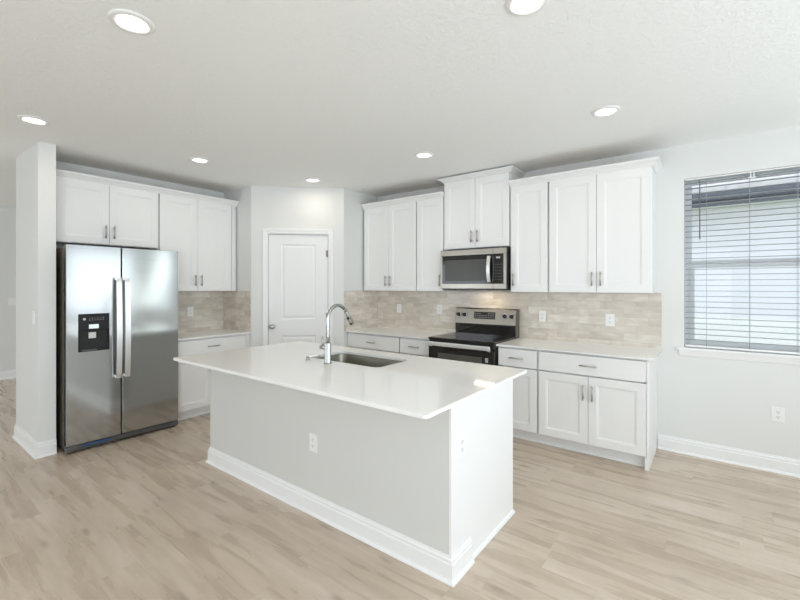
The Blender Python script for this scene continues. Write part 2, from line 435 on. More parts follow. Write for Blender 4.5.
# ---- pantry: two short walls and the diagonal wall with its door
PA = math.atan2(YS - YP, XP - XS); PL = math.hypot(YS - YP, XP - XS)
D0, D1, DH = 0.197, 0.962, 2.152
bm = B()
box(bm, (XA, YP, 0), (XS, YP + .11, ZC)); box(bm, (XP - .11, YS, 0), (XP, YB, ZC))
R = Matrix.Translation((XS, YP, 0)) @ Matrix.Rotation(PA, 4, 'Z')
b2 = B()
box(b2, (0, 0, 0), (D0, .11, ZC)); box(b2, (D1, 0, 0), (PL, .11, ZC)); box(b2, (D0, 0, DH), (D1, .11, ZC))
b2.transform(R); me = bpy.data.meshes.new('tmp'); b2.to_mesh(me); b2.free(); bm.from_mesh(me); bpy.data.meshes.remove(me)
sobj('wall_pantry', bm, 'wall')

door = sempty('door_1', (XS, YP, 0), PA)
bm = B()
g = .004; dx0, dx1, dz0, dz1, yf = D0 + .012 + g, D1 - .012 - g, .012, DH - .012 - g, .018
px0, px1 = dx0 + .148, dx1 - .148
zsp = ((dz0 + .20, 0.862), (1.062, dz1 - .118))
box(bm, (dx0, yf + .012, dz0), (dx1, yf + .036, dz1))
box(bm, (dx0, yf, dz0), (px0, yf + .012, dz1)); box(bm, (px1, yf, dz0), (dx1, yf + .012, dz1))
for za, zb in ((dz0, zsp[0][0]), (zsp[0][1], zsp[1][0]), (zsp[1][1], dz1)): box(bm, (px0, yf, za), (px1, yf + .012, zb))
for za, zb in zsp:
    rings_panel(bm, px0, px1, za, zb, [(0, 0), (.007, .003), (.013, .0105), (.024, .0112), (.044, .0035), (.05, .003)], 1, yf)
leaf = obj('door_leaf', bm, 'trim', door)
bm = B(); kx, kz = dx0 + .045, .975
lathe(bm, [(0, 0), (.031, 0), (.031, .006), (.027, .010), (.012, .012), (.011, .030), (.022, .036), (.030, .047), (.030, .058), (.022, .068), (0, .070)], (kx, yf, kz), (0, -1, 0))
obj('door_knob', bm, 'nickel', door)
for hz in (.26, 1.10, 1.90):
    bm = B(); cyl(bm, (dx1 + .002, yf - .006, hz - .045), (dx1 + .002, yf - .006, hz + .045), .0085, seg=14); box(bm, (dx1 - .026, yf - .002, hz - .043), (dx1 + .010, yf + .001, hz + .043))
    obj('hinge', bm, 'hingesteel', door)
# jamb and casing
bm = B()
for a, b in (((D0, .0, 0), (D0 + .012, .11, DH)), ((D1 - .012, 0, 0), (D1, .11, DH)), ((D0, 0, DH - .012), (D1, .11, DH))): box(bm, a, b)
for a, b in (((D0 + .012, yf + .038, 0), (D0 + .024, .075, DH - .012)), ((D1 - .024, yf + .038, 0), (D1 - .012, .075, DH - .012)), ((D0 + .012, yf + .038, DH - .024), (D1 - .012, .075, DH - .012))): box(bm, a, b)
cw = .062
def casing(bm, ux0, ux1, top, cw, prof):
    """mitred architrave around three sides; prof (across from inner edge, out)"""
    path = [(ux0, 0.0, -1, 0), (ux0, top, -1, 1), (ux1, top, 1, 1), (ux1, 0.0, 1, 0)]
    rows = [[bm.verts.new((x + sx * a, -o, z + sz * a)) for a, o in prof] for x, z, sx, sz in path]
    for A, Bq in zip(rows, rows[1:]):
        for k in range(len(prof)):
            j = (k + 1) % len(prof); bm.faces.new((A[k], Bq[k], Bq[j], A[j]))
    bm.faces.new(rows[0]); bm.faces.new(rows[-1][::-1])
casing(bm, D0 + .006, D1 - .006, DH - .006, cw, [(0, 0), (0, .009), (.010, .014), (.022, .012), (.040, .017), (cw - .004, .019), (cw, .016), (cw, 0)])
o = sobj('trim_1', bm, 'trim'); o.location = (XS, YP, 0); o.rotation_euler = (0, 0, PA)

# ---- baseboards
BASE = [(0, 0), (.015, 0), (.015, .092), (.011, .098), (.011, .112), (.006, .120), (.004, .130), (0, .130)]
BASE_SHOE = [(0, 0), (.028, 0), (.028, .006), (.023, .014), (.015, .018), (.015, .092), (.011, .098), (.011, .112), (.006, .120), (.004, .130), (0, .130)]
bm = B(); sweep(bm, BASE_SHOE, [(-0.400, YB), (XR0, YB)][::1]); sobj('baseboard_back', bm, 'trim')
bm = B(); sweep(bm, BASE_SHOE, [(XA - .246, YK0), (XK, YK0), (XK, YK1)]); sobj('baseboard_wall_end', bm, 'trim')
bm = B(); sweep(bm, BASE_SHOE, [(XH, YR0), (XH, YB)][::-1]) ; bm2 = bm
bm2.free(); bm = B(); sweep(bm, BASE_SHOE, [(XH, YR0), (XH, YB)][::1]); sobj('baseboard_hall', bm, 'trim')
bm = B(); b2 = B(); ca = Vector((math.cos(PA), math.sin(PA)))
p0 = Vector((XS, YP)); a = p0 + ca * (D0 - cw - .0); b = p0 + ca * (D1 + cw); c = p0 + ca * PL
sweep(bm, BASE, [(XS, YP + .0), (a.x, a.y)]); sweep(bm, BASE, [(b.x, b.y), (c.x, c.y)]); sobj('baseboard_pantry', bm, 'trim'); b2.free()

# ---- window
win = sempty('window_1', (WX0, YB, WZ0)); ww = WX1 - WX0; wh = WZ1 - WZ0
fy0, fy1 = .105, .165; fw = .038; mr0, mr1 = 1.650 - WZ0, 1.714 - WZ0
bm = B()
box(bm, (0, fy0, 0), (fw, fy1, wh)); box(bm, (ww - fw, fy0, 0), (ww, fy1, wh)); box(bm, (fw, fy0, 0), (ww - fw, fy1, fw)); box(bm, (fw, fy0, wh - fw), (ww - fw, fy1, wh))
obj('window_frame', bm, 'vinyl', win)
bm = B()  # lower sash, nearer the room
box(bm, (fw, fy0 - .012, fw), (fw + .034, fy0 + .022, mr1), .002); box(bm, (ww - fw - .034, fy0 - .012, fw), (ww - fw, fy0 + .022, mr1), .002)
box(bm, (fw + .034, fy0 - .012, fw), (ww - fw - .034, fy0 + .022, fw + .045), .002); box(bm, (fw + .034, fy0 - .012, mr0), (ww - fw - .034, fy0 + .022, mr1), .002)
ls = obj('lower_sash', bm, 'vinyl', win)
boxobj('pane', (fw + .034, fy0 + .004, fw + .045), (ww - fw - .034, fy0 + .008, mr0), 'glass', ls)
bm = B()
box(bm, (fw, fy0 + .026, mr0), (fw + .012, fy0 + .055, wh - fw)); box(bm, (ww - fw - .012, fy0 + .026, mr0), (ww - fw, fy0 + .055, wh - fw))
box(bm, (fw, fy0 + .026, mr0), (ww - fw, fy0 + .055, mr0 + .045))
us = obj('upper_sash', bm, 'vinyl', win)
boxobj('pane', (fw + .012, fy0 + .038, mr0 + .045), (ww - fw - .012, fy0 + .042, wh - fw), 'glass', us)
bm = B()
box(bm, (.002, -.001, .0), (ww - .002, fy0, .018)); box(bm, (-.055, -.028, -.004), (ww + .055, .0, .018), .004)
obj('window_sill', bm, 'trim', win)
bm = B(); sweep(bm, [(0, 0), (.010, .004), (.012, .020), (.019, .040), (.021, .052), (0, .052)], [(-.035, 0, -.056), (ww + .035, 0, -.056)]); obj('window_apron', bm, 'trim', win)

# ------------------------------------------------------------------ world outside the window
bm = B(); box(bm, (-14, 4.8, -.35), (12, 8.6, -.15)); sobj('ground', bm, 'lawn')
nh = thing('neighbor_house', 'pale stucco neighbouring house with dark gutter seen through the window blind', 'house', (0, 8.6, -.15))
boxobj('outer_wall', (-8, 0, 0), (9, .3, 3.05), 'siding', nh)
boxobj('sunlit_wall_band', (-8, -.03, 0), (9, 0, 1.12), 'sunlitband', nh)  # thin slab carrying the painted sunlit band
boxobj('soffit', (-8, -.52, 2.88), (9, 0, 2.92), 'soffit', nh)
bm = B(); box(bm, (-8, -.55, 2.88), (9, -.52, 3.10)); box(bm, (-8, -.63, 2.97), (9, -.55, 3.09), .01); obj('gutter', bm, 'fascia', nh)
bm = B(); fs = box(bm, (-8, -.62, 3.10), (9, 4.5, 3.16))
for v in bm.verts: v.co.z += (v.co.y + .62) * .42
obj('roof', bm, 'shingle', nh)

# ------------------------------------------------------------------ window blind
blind = thing('window_blind', 'white horizontal slat blind with open slats hanging in the window', 'blind', (WX0, YB, WZ0))
by0, by1 = .012, .060; bx0, bx1 = .006, ww - .006
bm = B(); box(bm, (bx0, by0, wh - .014), (bx1, by0 + .022, wh - .002), .002); obj('headrail', bm, 'plastic', blind)
zt, zb, pitch = wh - .040, .052, .0478
k = 0; z = zt
while z > zb + .01:
    bm = B(); rows = []
    for i in range(7):
        tt = i / 6.0; y = by0 + (by1 - by0) * tt; cz = .0022 * (1 - (2 * tt - 1) ** 2)
        rows.append([bm.verts.new((x, y, z + cz + th)) for x in (bx0, bx1) for th in (0, .0026)])
    for A, Bq in zip(rows, rows[1:]):
        bm.faces.new((A[0], A[2], Bq[2], Bq[0])); bm.faces.new((A[1], Bq[1], Bq[3], A[3]))
        bm.faces.new((A[0], Bq[0], Bq[1], A[1])); bm.faces.new((A[2], A[3], Bq[3], Bq[2]))
    bm.faces.new((rows[0][0], rows[0][1], rows[0][3], rows[0][2])); bm.faces.new((rows[-1][0], rows[-1][2], rows[-1][3], rows[-1][1]))
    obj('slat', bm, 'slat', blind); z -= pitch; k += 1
bm = B(); box(bm, (.435, by0 - .004, wh - .060), (.485, by0 + .006, wh - .052), .001); box(bm, (.448, by0 - .004, wh - .053), (.456, by0, wh - .012)); box(bm, (.468, by0 - .004, wh - .053), (.476, by0, wh - .012)); obj('headrail_clip', bm, 'plastic', blind)
boxobj('bottom_rail', (bx0, by0, .024), (bx1, by1, .042), 'plastic', blind, .003)
for cx in (.159, .447, .735):
    bm = B()
    for yy in (by0 - .002, by1 + .002): box(bm, (cx - .0012, yy - .0008, .034), (cx + .0012, yy + .0008, wh - .03))
    obj('lift_cord', bm, 'cord', blind)
bm = B(); cyl(bm, (.112, by0 - .012, 1.895 - WZ0), (.112, by0 - .012, wh - .025), .0042, seg=10); obj('tilt_wand', bm, 'wand', blind)

# ------------------------------------------------------------------ backsplash tile
def splash(label, a, b, m):
    o = boxobj('tile_backsplash', a, b, m); tag(o, label, 'backsplash'); return o
T = .010; E = .0006
splash('long beige brick-tile backsplash on the range wall', (XP + T + E, YB - T, ZCT), (-.370, YB - E, ZU - .001), 'tile_x')
splash('beige brick-tile backsplash on the left wall beside the fridge', (XA, 2.07, ZCT), (XA + T, YP - T, ZU), 'tile_y')
splash('tile backsplash return on the short wall left of the pantry door', (XA, YP - T, ZCT), (XS - .002, YP, ZU), 'tile_stub')
splash('tile backsplash return on the short wall right of the pantry door', (XP, YS + .002, ZCT), (XP + T, YB, ZU), tile_material('wall_tile_return', 1, YB, .1))

# ------------------------------------------------------------------ cabinets
SH = [(0, .0), (.0015, -.0005)]
def bar_handle(parent, c, length, horizontal):
    bm = B(); r = .0062; out = .030; h = length / 2
    ax = Vector((1, 0, 0)) if horizontal else Vector((0, 0, 1)); c = Vector(c)
    cyl(bm, c - ax * h + Vector((0, -out, 0)), c + ax * h + Vector((0, -out, 0)), r, seg=14)
    for s in (-1, 1): cyl(bm, c + ax * s * h * .72, c + ax * s * h * .72 + Vector((0, -out, 0)), .0045, seg=10)
    return obj('handle', bm, 'nickel', parent)
def shaker(name, parent, x0, x1, z0, z1, handle=None, rail=.066, hl=.13):
    """recessed-panel door; front face at y = -.020, back at y = 0"""
    bm = B(); th = .019
    rings_panel(bm, x0, x1, z0, z1, [(0, -.001), (0, -th + .0015), (.0015, -th), (rail, -th), (rail + .002, -th + .004), (rail + .010, -th + .0045), (rail + .013, -th + .0095)])
    vs = [bm.verts.new(p) for p in ((x0, -.001, z0), (x1, -.001, z0), (x1, -.001, z1), (x0, -.001, z1))]; bm.faces.new(vs[::-1])
    d = obj(name, bm, 'cab', parent)
    if handle: bar_handle(d, (handle[0], -th, handle[1]), hl, False)
    return d
def drawer_front(parent, x0, x1, z0, z1, handle=True):
    bm = B(); box(bm, (x0, -.019, z0), (x1, -.001, z1), .002)
    d = obj('drawer', bm, 'cab', parent)
    if handle: bar_handle(d, ((x0 + x1) / 2, -.019, (z0 + z1) / 2), .138, True)
    return d
RV = .009; GAP = .004
def wall_cabinet(label, loc, rz, w, depth, z0, z1, doors, handles, exposed=False, group='white wall cabinets'):
    """doors: list of x splits; handles: per door 'l'/'r'; loc on the cabinet-box front plane"""
    t = thing('wall_cabinet', label, 'cabinet', loc, rz, group)
    bm = B(); s = .016
    q = .013
    box(bm, (0, q, z0), (s, depth, z1)); box(bm, (w - s, 0 if exposed else q, z0), (w, depth, z1)); box(bm, (s, q, z0), (w - s, depth, z0 + s)); box(bm, (s, q, z1 - s), (w - s, depth, z1)); box(bm, (s, depth - .008, z0 + s), (w - s, depth, z1 - s))
    box(bm, (s, q, z0 + s), (s + .022, .03, z1 - s)); box(bm, (w - s - .022, q, z0 + s), (w - s, .03, z1 - s))
    if len(doors) == 3: box(bm, (doors[1] - .02, q, z0 + s), (doors[1] + .02, .03, z1 - s))
    obj('body', bm, 'cab', t)
    boxobj('top_bounce_panel', (0, .004, z1), (w, depth, z1 + .003), 'topbrown', t)  # unseen top board, added to warm and darken the bounce above
    boxobj('shelf', (s, .03, (z0 + z1) / 2), (w - s, depth - .008, (z0 + z1) / 2 + .016), 'inside', t)
    for i in range(len(doors) - 1):
        a = doors[i] + (RV if i == 0 else GAP / 2); b = doors[i + 1] - (RV if i == len(doors) - 2 else GAP / 2)
        hx = a + .035 if handles[i] == 'l' else b - .035
        shaker('door', t, a, b, z0 + .004, z1 - .004, (hx, z0 + .128))
    return t
def base_cabinet(label, loc, rz, w, depth, doors, handles, drawers, toe=True, group='white base cabinets', zt=.893, end_left=False, end_right=False):
    t = thing('base_cabinet', label, 'cabinet', loc, rz, group)
    bm = B(); s = .016; tk = .105
    q = .013; box(bm, (0, q, tk), (s, depth, zt)); box(bm, (w - s, 0 if end_right else q, tk), (w, depth, zt)); box(bm, (s, q, tk), (w - s, depth, tk + s)); box(bm, (s, depth - .008, tk + s), (w - s, depth, zt))
    box(bm, (s, q, zt - .03), (w - s, .03, zt)); box(bm, (s, q, .695), (w - s, .03, .730)); 
    box(bm, (s, q, tk + s), (s + .022, .03, zt - .03)); box(bm, (w - s - .022, q, tk + s), (w - s, .03, zt - .03))
    if end_right: box(bm, (w - s - .014, 0, 0), (w, depth, tk))
    obj('body', bm, 'cab', t)
    boxobj('toe_kick', (0, .072, 0), (w - (s if end_right else 0), .084, tk), 'cab', t)
    bm = B(); sweep(bm, [(0, 0), (.012, 0), (.012, .006), (.008, .015), (0, .018)], [(.001, .072), (w - (s if end_right else .001), .072)]); obj('shoe_moulding', bm, 'trim', t)
    for i in range(len(drawers) - 1):
        drawer_front(t, drawers[i] + (RV if i == 0 else GAP / 2), drawers[i + 1] - (RV if i == len(drawers) - 2 else GAP / 2), .711, zt - .014)
    for i in range(len(doors) - 1):
        a = doors[i] + (RV if i == 0 else GAP / 2); b = doors[i + 1] - (RV if i == len(doors) - 2 else GAP / 2)
        hx = a + .035 if handles[i] == 'l' else b - .035
        shaker('door', t, a, b, tk + .008, .699, (hx, .699 - .138))
    return t

# wall cabinets of the range wall, box fronts at Y = 4.137
YF_U = 4.137; dU = YB - YF_U - .001
wall_cabinet('white two-door wall cabinet left of the microwave, next to the pantry', (-3.738, YF_U, 0), 0, .864, dU, ZU, ZT, [0, .427, .864], 'rl')
wall_cabinet('narrow white one-door wall cabinet just left of the microwave', (-2.874, YF_U, 0), 0, .386, dU, ZU, ZT, [0, .386], 'r')
wall_cabinet('tall-set white two-door wall cabinet directly above the microwave', (-2.487, YF_U, 0), 0, .802, dU, 1.906, 2.680, [0, .401, .802], 'rl')
wall_cabinet('narrow white one-door wall cabinet just right of the microwave', (-1.684, YF_U, 0), 0, .395, dU, ZU, ZT, [0, .395], 'l')
wall_cabinet('wide white two-door wall cabinet nearest the window', (-1.289, YF_U, 0), 0, .876, dU, ZU, ZT, [0, .438, .876], 'rl', exposed=True)
# filler beside the pantry
# wall cabinets of the left wall, box fronts at X = -4.926
XF_U = -4.926; dUA = XF_U - XA - .001
wall_cabinet('short white two-door wall cabinet above the fridge', (XF_U, 1.120, 0), math.pi / 2, .910, dUA, 1.905, ZT, [0, .437, .910], 'rl')
wall_cabinet('white two-door wall cabinet right of the fridge cabinet', (XF_U, 2.030, 0), math.pi / 2, .876, dUA, ZU, ZT, [0, .435, .876], 'rl')
tag(boxobj('filler_strip', (XA + .001, 2.907, ZU), (XF_U + .012, 2.960, ZT), 'cab'), 'white filler strip between left wall cabinets and pantry side wall', 'filler strip')
tag(boxobj('filler_strip', (XK + .001 - .48, 1.0705, 1.905), (XF_U, 1.1195, ZT), 'cab') if False else boxobj('filler_strip', (XA + .001, 1.0705, 1.905), (XF_U + .012, 1.1195, ZT), 'cab'), 'narrow white filler strip between fridge cabinet and wall end', 'filler strip')

# crown mouldings
CROWN = [(0, -.004), (.005, -.004), (.007, .006), (.014, .010), (.032, .032), (.046, .040), (.048, .046), (.055, .048), (.055, .060), (0, .060)]
def crown(path, name='crown_moulding', parent=None, prof=CROWN):
    bm = B(); sweep(bm, prof, path); return obj(name, bm, 'cab', parent)
yc = YF_U - .016
tag(crown([(-3.744, yc, ZT), (-2.489, yc, ZT)]), 'white crown moulding on the cabinets left of the microwave', 'moulding')
tag(crown([(-1.683, yc, ZT), (-.410, yc, ZT), (-.410, YB - .001, ZT)]), 'white crown moulding with a return nearest the window', 'moulding')
tag(crown([(XF_U + .016, 1.076, ZT), (XF_U + .016, 2.972, ZT)][::1]), 'white crown moulding over the fridge wall cabinets', 'moulding')
mc = [(o_, h_ * .75) for o_, h_ in CROWN]
tag(crown([(-2.488, YB - .001, 2.680), (-2.488, yc, 2.680), (-1.684, yc, 2.680), (-1.684, YB - .001, 2.680)], prof=mc), 'white crown moulding of the raised cabinet above the microwave', 'moulding')

# base cabinets
YF_B = 3.846; dB = YB - YF_B - .001; G2 = 'white base cabinets'
base_cabinet('white base cabinet with drawer in the corner right of the pantry', (XP + .002, YF_B, 0), 0, .850, dB, [0, .425, .850], 'rl', [0, .850])
base_cabinet('narrow white base cabinet with drawer left of the range', (-2.912, YF_B, 0), 0, .438, dB, [0, .438], 'r', [0, .438])
base_cabinet('narrow white base cabinet with drawer right of the range', (-1.694, YF_B, 0), 0, .398, dB, [0, .398], 'l', [0, .398])
base_cabinet('wide white base cabinet with one long drawer nearest the window', (-1.296, YF_B, 0), 0, .890, dB, [0, .4375, .880], 'rl', [0, .880], end_right=True)
XF_B = -4.635; dBA = XF_B - XA - .001
base_cabinet('white base cabinet with drawer between fridge and pantry', (XF_B, 2.062, 0), math.pi / 2, .860, dBA, [0, .424, .860], 'rl', [0, .860])
tag(boxobj('filler_strip', (XA + .5, 2.9225, .0), (XF_B + .006, 2.976, .893), 'cab'), 'white filler strip between left base cabinet and pantry side wall', 'filler strip')

def counter(label, x0, x1, y0, y1):
    bm = B(); slab(bm, [(x0, y0), (x1, y0), (x1, y1), (x0, y1)], [], .895, ZCT, .003)
    return tag(obj('countertop', bm, 'quartz'), label, 'countertop')
counter('white quartz countertop left of the range', XP + .001, -2.472, 3.802, YB - T - .0005)
counter('white quartz countertop right of the range, ending near the window', -1.697, -.366, 3.802, YB - T - .0005)
counter('white quartz countertop between fridge and pantry', XA + T + .0005, -4.594, 2.062, YP - T - .0005)

# ------------------------------------------------------------------ refrigerator
FX, FY0, FY1 = -4.500, 1.105, 2.052
fr = thing('refrigerator', 'stainless steel side-by-side refrigerator with black dispenser', 'refrigerator', (FX, FY0, 0), math.pi / 2)
fwid = FY1 - FY0; fz0, fz1 = .075, 1.852; spl = .422
bm = B(); box(bm, (.006, .075, .03), (fwid - .006, .715, 1.835), .006); obj('body', bm, 'darkgrey', fr)
def fdoor(x0, x1, hxc, hole=None):
    bm = B()
    if hole:
        hx0, hx1, hz0, hz1 = hole
        box(bm, (x0, .012, fz0), (x1, .068, fz1))
        rows = []
        # front skin made of four bands around the dispenser, with softly rounded vertical edges
        for a, b, c, d in ((x0, hx0, fz0, fz1), (hx1, x1, fz0, fz1), (hx0, hx1, fz0, hz0), (hx0, hx1, hz1, fz1)):
            box(bm, (a, .0, c), (b, .0121, d))
    else:
        box(bm, (x0, 0, fz0), (x1, .068, fz1))
    bmesh.ops.remove_doubles(bm, verts=bm.verts[:], dist=1e-5)
    d = obj('door', bm, 'fridge', fr)
    mdf = d.modifiers.new('edge', 'BEVEL'); mdf.width = .002; mdf.segments = 2; mdf.limit_method = 'ANGLE' ; mdf.angle_limit = math.radians(60)
    if hole: d.modifiers.remove(mdf)
    hb = B()
    z0h, z1h = .620, 1.565
    pts = []; n = 24
    for side in (-.023, .023):
        row = []
        for i in range(n + 1):
            tt = i / n; zz = z0h + (z1h - z0h) * tt; bow = .050 + .016 * math.sin(math.pi * tt)
            if tt < .05: bow *= tt / .05 * .15 + .85
            if tt > .95: bow *= (1 - tt) / .05 * .15 + .85
            row.append((hb.verts.new((hxc + side, -bow, zz)), hb.verts.new((hxc + side * .7, -bow + .009, zz))))
        pts.append(row)
    for i in range(n):
        a, b = pts
        for q in ((a[i][0], b[i][0], b[i + 1][0], a[i + 1][0]), (a[i][1], a[i + 1][1], b[i + 1][1], b[i][1]), (a[i][0], a[i + 1][0], a[i + 1][1], a[i][1]), (b[i][0], b[i][1], b[i + 1][1], b[i + 1][0])):
            f = hb.faces.new(q); f.smooth = False
    hb.faces.new((pts[0][0][0], pts[0][0][1], pts[1][0][1], pts[1][0][0])); hb.faces.new((pts[0][n][0], pts[1][n][0], pts[1][n][1], pts[0][n][1]))
    for zz in (z0h + .012, z1h - .012): box(hb, (hxc - .012, -.045, zz - .012), (hxc + .012, .001, zz + .012), .002)
    obj('handle', hb, 'handlesteel', d)
    return d
dx0_, dx1_, dz0_, dz1_ = .084, .322, .895, 1.235
ld = fdoor(0, spl - .008, spl - .037, (dx0_, dx1_, dz0_, dz1_))
rd = fdoor(spl + .008, fwid, spl + .034)
boxobj('gap_shade', (spl - .0075, .005, fz0), (spl + .0075, .074, fz1 - .004), 'recess', fr)  # black strip in the door gap, standing in for its shade
# dispenser
bm = B(); zc = 1.085
box(bm, (dx0_, -.004, zc), (dx1_, .0115, dz1_), .002)                       # control fascia
for a, b in (((dx0_, -.004, dz0_), (dx0_ + .012, .0115, zc)), ((dx1_ - .012, -.004, dz0_), (dx1_, .0115, zc)), ((dx0_ + .012, -.004, dz0_), (dx1_ - .012, .0115, dz0_ + .012)), ((dx0_ + .012, .0095, dz0_ + .012), (dx1_ - .012, .0115, zc)))[:-1]: box(bm, a, b)
dsp = obj('dispenser', bm, 'softblack', fr)
boxobj('recess', (dx0_ + .012, .0095, dz0_ + .012), (dx1_ - .012, .0115, zc), 'recess', dsp)
bm = B(); lathe(bm, [(0, 0), (.011, 0), (.011, .002), (0, .002)], (dx0_ + .044, -.004, 1.188), (0, -1, 0), 20); obj('button', bm, 'lightmark', dsp)
bm = B()
for i in range(6):
    xx = dx0_ + .080 + i * .021; box(bm, (xx, -.0052, 1.176), (xx + .008, -.004, 1.180)); box(bm, (xx + .001, -.0052, 1.192), (xx + .006, -.004, 1.200 if i % 2 else 1.196))
obj('control_mark', bm, 'greymark', dsp)
boxobj('spout', (dx0_ + .078, -.010, 1.100), (dx0_ + .152, -.004, 1.138), 'display', dsp, .002)
boxobj('paddle', (dx0_ + .078, -.004, 1.012), (dx0_ + .134, .009, 1.066), 'lightmark', dsp, .003)
boxobj('drip_tray', (dx0_ + .03, -.008, .899), (dx1_ - .10, .009, .912), 'grille', dsp, .002)
# base grille and feet
bm = B(); box(bm, (.03, .012, .022), (fwid - .03, .060, .064), .006); box(bm, (.05, .006, .030), (fwid - .05, .014, .036)); box(bm, (.05, .006, .048), (fwid - .05, .014, .054)); obj('grille', bm, 'grille', fr)
bm = B(); box(bm, (.11, .003, .042), (.33, .0115, .062), .002); obj('film_strip', bm, 'blue', fr)['label'] = 'blue protective film on the base grille'
for xx in (.0, fwid - .075):
    bm = B(); box(bm, (xx, .002, .018), (xx + .075, .07, .068), .008); cyl(bm, (xx + .037, .04, 0), (xx + .037, .04, .02), .018, seg=16); obj('foot', bm, 'grille', fr)
for xx in (.05, fwid - .09):
    for yy in (.12, .60): bm = B(); cyl(bm, (xx, yy, .0155), (xx + .04, yy, .0155), .0155, seg=16); obj('caster', bm, 'black', fr)

# ------------------------------------------------------------------ range
RX0, RX1, RY = -2.468, -1.700, 3.775
rw = RX1 - RX0
rg = thing('range', 'black and stainless electric range with glass cooktop', 'range', (RX0, RY, 0))
rdp = YB - RY - .016
bm = B(); box(bm, (.003, .03, .07), (rw - .003, rdp, .905), .003); obj('body', bm, 'black', rg)
bm = B(); box(bm, (0, -.012, .906), (rw, rdp - .075, .934), .005, 3); ct = obj('cooktop', bm, 'glassblack', rg)
for bx, byy, rr in ((.20, .17, .115), (.57, .17, .085), (.19, .42, .075), (.565, .42, .105), (.385, .47, .05)):
    bm = B(); lathe(bm, [(rr - .002, 0), (rr - .002, .0006), (rr, .0006), (rr, 0)], (bx, byy, .934), (0, 0, 1), 48); lathe(bm, [(rr * .62 - .0015, 0), (rr * .62 - .0015, .0006), (rr * .62, .0006), (rr * .62, 0)], (bx, byy, .934), (0, 0, 1), 48)
    obj('burner_ring', bm, 'ring', ct)
# backguard: black riser and slanted steel console
def prism_x(bm, prof, x0, x1):
    a = [bm.verts.new((x0, y, z)) for y, z in prof]; b = [bm.verts.new((x1, y, z)) for y, z in prof]
    for i in range(len(prof)):
        j = (i + 1) % len(prof); bm.faces.new((a[i], a[j], b[j], b[i]))
    bm.faces.new(a[::-1]); bm.faces.new(b)
gy = rdp - .072
bm = B(); prism_x(bm, [(gy, .934), (gy - .004, 1.050), (rdp, 1.050), (rdp, .906), (gy, .906)], .004, rw - .004); obj('riser', bm, 'glassblack', rg)
bm = B(); prism_x(bm, [(gy - .012, 1.050), (gy - .012, 1.062), (gy + .012, 1.218), (gy + .022, 1.230), (rdp, 1.230), (rdp, 1.050)], .0, rw - .012)
con = obj('console', bm, 'steel', rg)
bm = B(); prism_x(bm, [(gy - .014, .906), (gy - .014, 1.060), (gy + .011, 1.222), (gy + .022, 1.233), (rdp, 1.233), (rdp, .906)], rw - .012, rw - .001); obj('end_cap', bm, 'darkgrey', rg)
sl_ = Vector((0, -(1.218 - 1.062), .024)).normalized()   # outward normal of the slanted face
def on_con(z, out=0.0):
    tt = (z - 1.062) / (1.218 - 1.062); return gy - .012 + .024 * tt - out
bm = B(); z0, z1 = 1.108, 1.188
prism_x(bm, [(on_con(z0, .002), z0), (on_con(z1, .002), z1), (on_con(z1, -.01), z1), (on_con(z0, -.01), z0)], .250, .512); dp = obj('display_panel', bm, 'glassblack', con)
bm = B()
for r_ in range(3):
    for c_ in range(9):
        zz = 1.122 + r_ * .022
        if 3 <= c_ <= 5 and r_ == 2: continue
        xx = .262 + c_ * .0275; prism_x(bm, [(on_con(zz, .0028), zz), (on_con(zz + .006, .0028), zz + .006), (on_con(zz + .006, .001), zz + .006), (on_con(zz, .001), zz)], xx, xx + .013)
obj('key_marks', bm, 'greymark', dp)
for kx in (.050, .130, .630, .711):
    bm = B(); zk = 1.148; o_ = (kx, on_con(zk, .0), zk); ax = (0, -.985, .15)
    lathe(bm, [(0, 0), (.030, 0), (.030, .004), (.026, .005), (.0235, .008), (.022, .030), (.018, .033), (0, .033)], o_, ax, 28)
    kn = obj('knob', bm, 'black', con)
    bm = B(); lathe(bm, [(.0262, .004), (.0305, .004), (.0305, .0062), (.0262, .0062)], o_, ax, 28); obj('ring', bm, 'handlesteel', kn)
# oven front
bm = B(); box(bm, (.004, .0, .855), (rw - .004, .028, .904), .003); obj('front_trim', bm, 'black', rg)
bm = B(); box(bm, (.004, -.012, .215), (rw - .004, .028, .850), .004); od = obj('oven_door', bm, 'glassblack', rg)
boxobj('oven_window', (.12, -.0135, .40), (rw - .13, -.0115, .775), 'ovenglass', od, .001)
bm = B(); box(bm, (.012, -.052, .848), (rw - .030, -.036, .892), .006, 3)
for xx in (.03, rw - .06): box(bm, (xx, -.037, .838), (xx + .025, -.012, .868), .003)
obj('oven_handle', bm, 'handlesteel', od)
bm = B(); box(bm, (.672, -.0145, .728), (.704, -.0118, .772), .0008); st = obj('sticker', bm, 'lightmark', od)
bm = B()
for a, b in (((.679, .762), (.698, .765)), ((.679, .748), (.698, .752)), ((.679, .734), (.698, .738)), ((.679, .738), (.683, .762)), ((.694, .752), (.698, .762))): box(bm, (a[0], -.0152, a[1]), (b[0], -.0144, b[1]))
obj('sticker_mark', bm, 'black', st)
bm = B(); box(bm, (.004, -.008, .075), (rw - .004, .028, .205), .004); box(bm, (.2, -.02, .180), (rw - .2, -.006, .196), .003); obj('storage_drawer', bm, 'black', rg)
for xx, yy in ((.05, .08), (rw - .05, .08), (.05, rdp - .08), (rw - .05, rdp - .08)):
    bm = B(); cyl(bm, (xx, yy, 0), (xx, yy, .072), .016, seg=14); obj('foot', bm, 'black', rg)

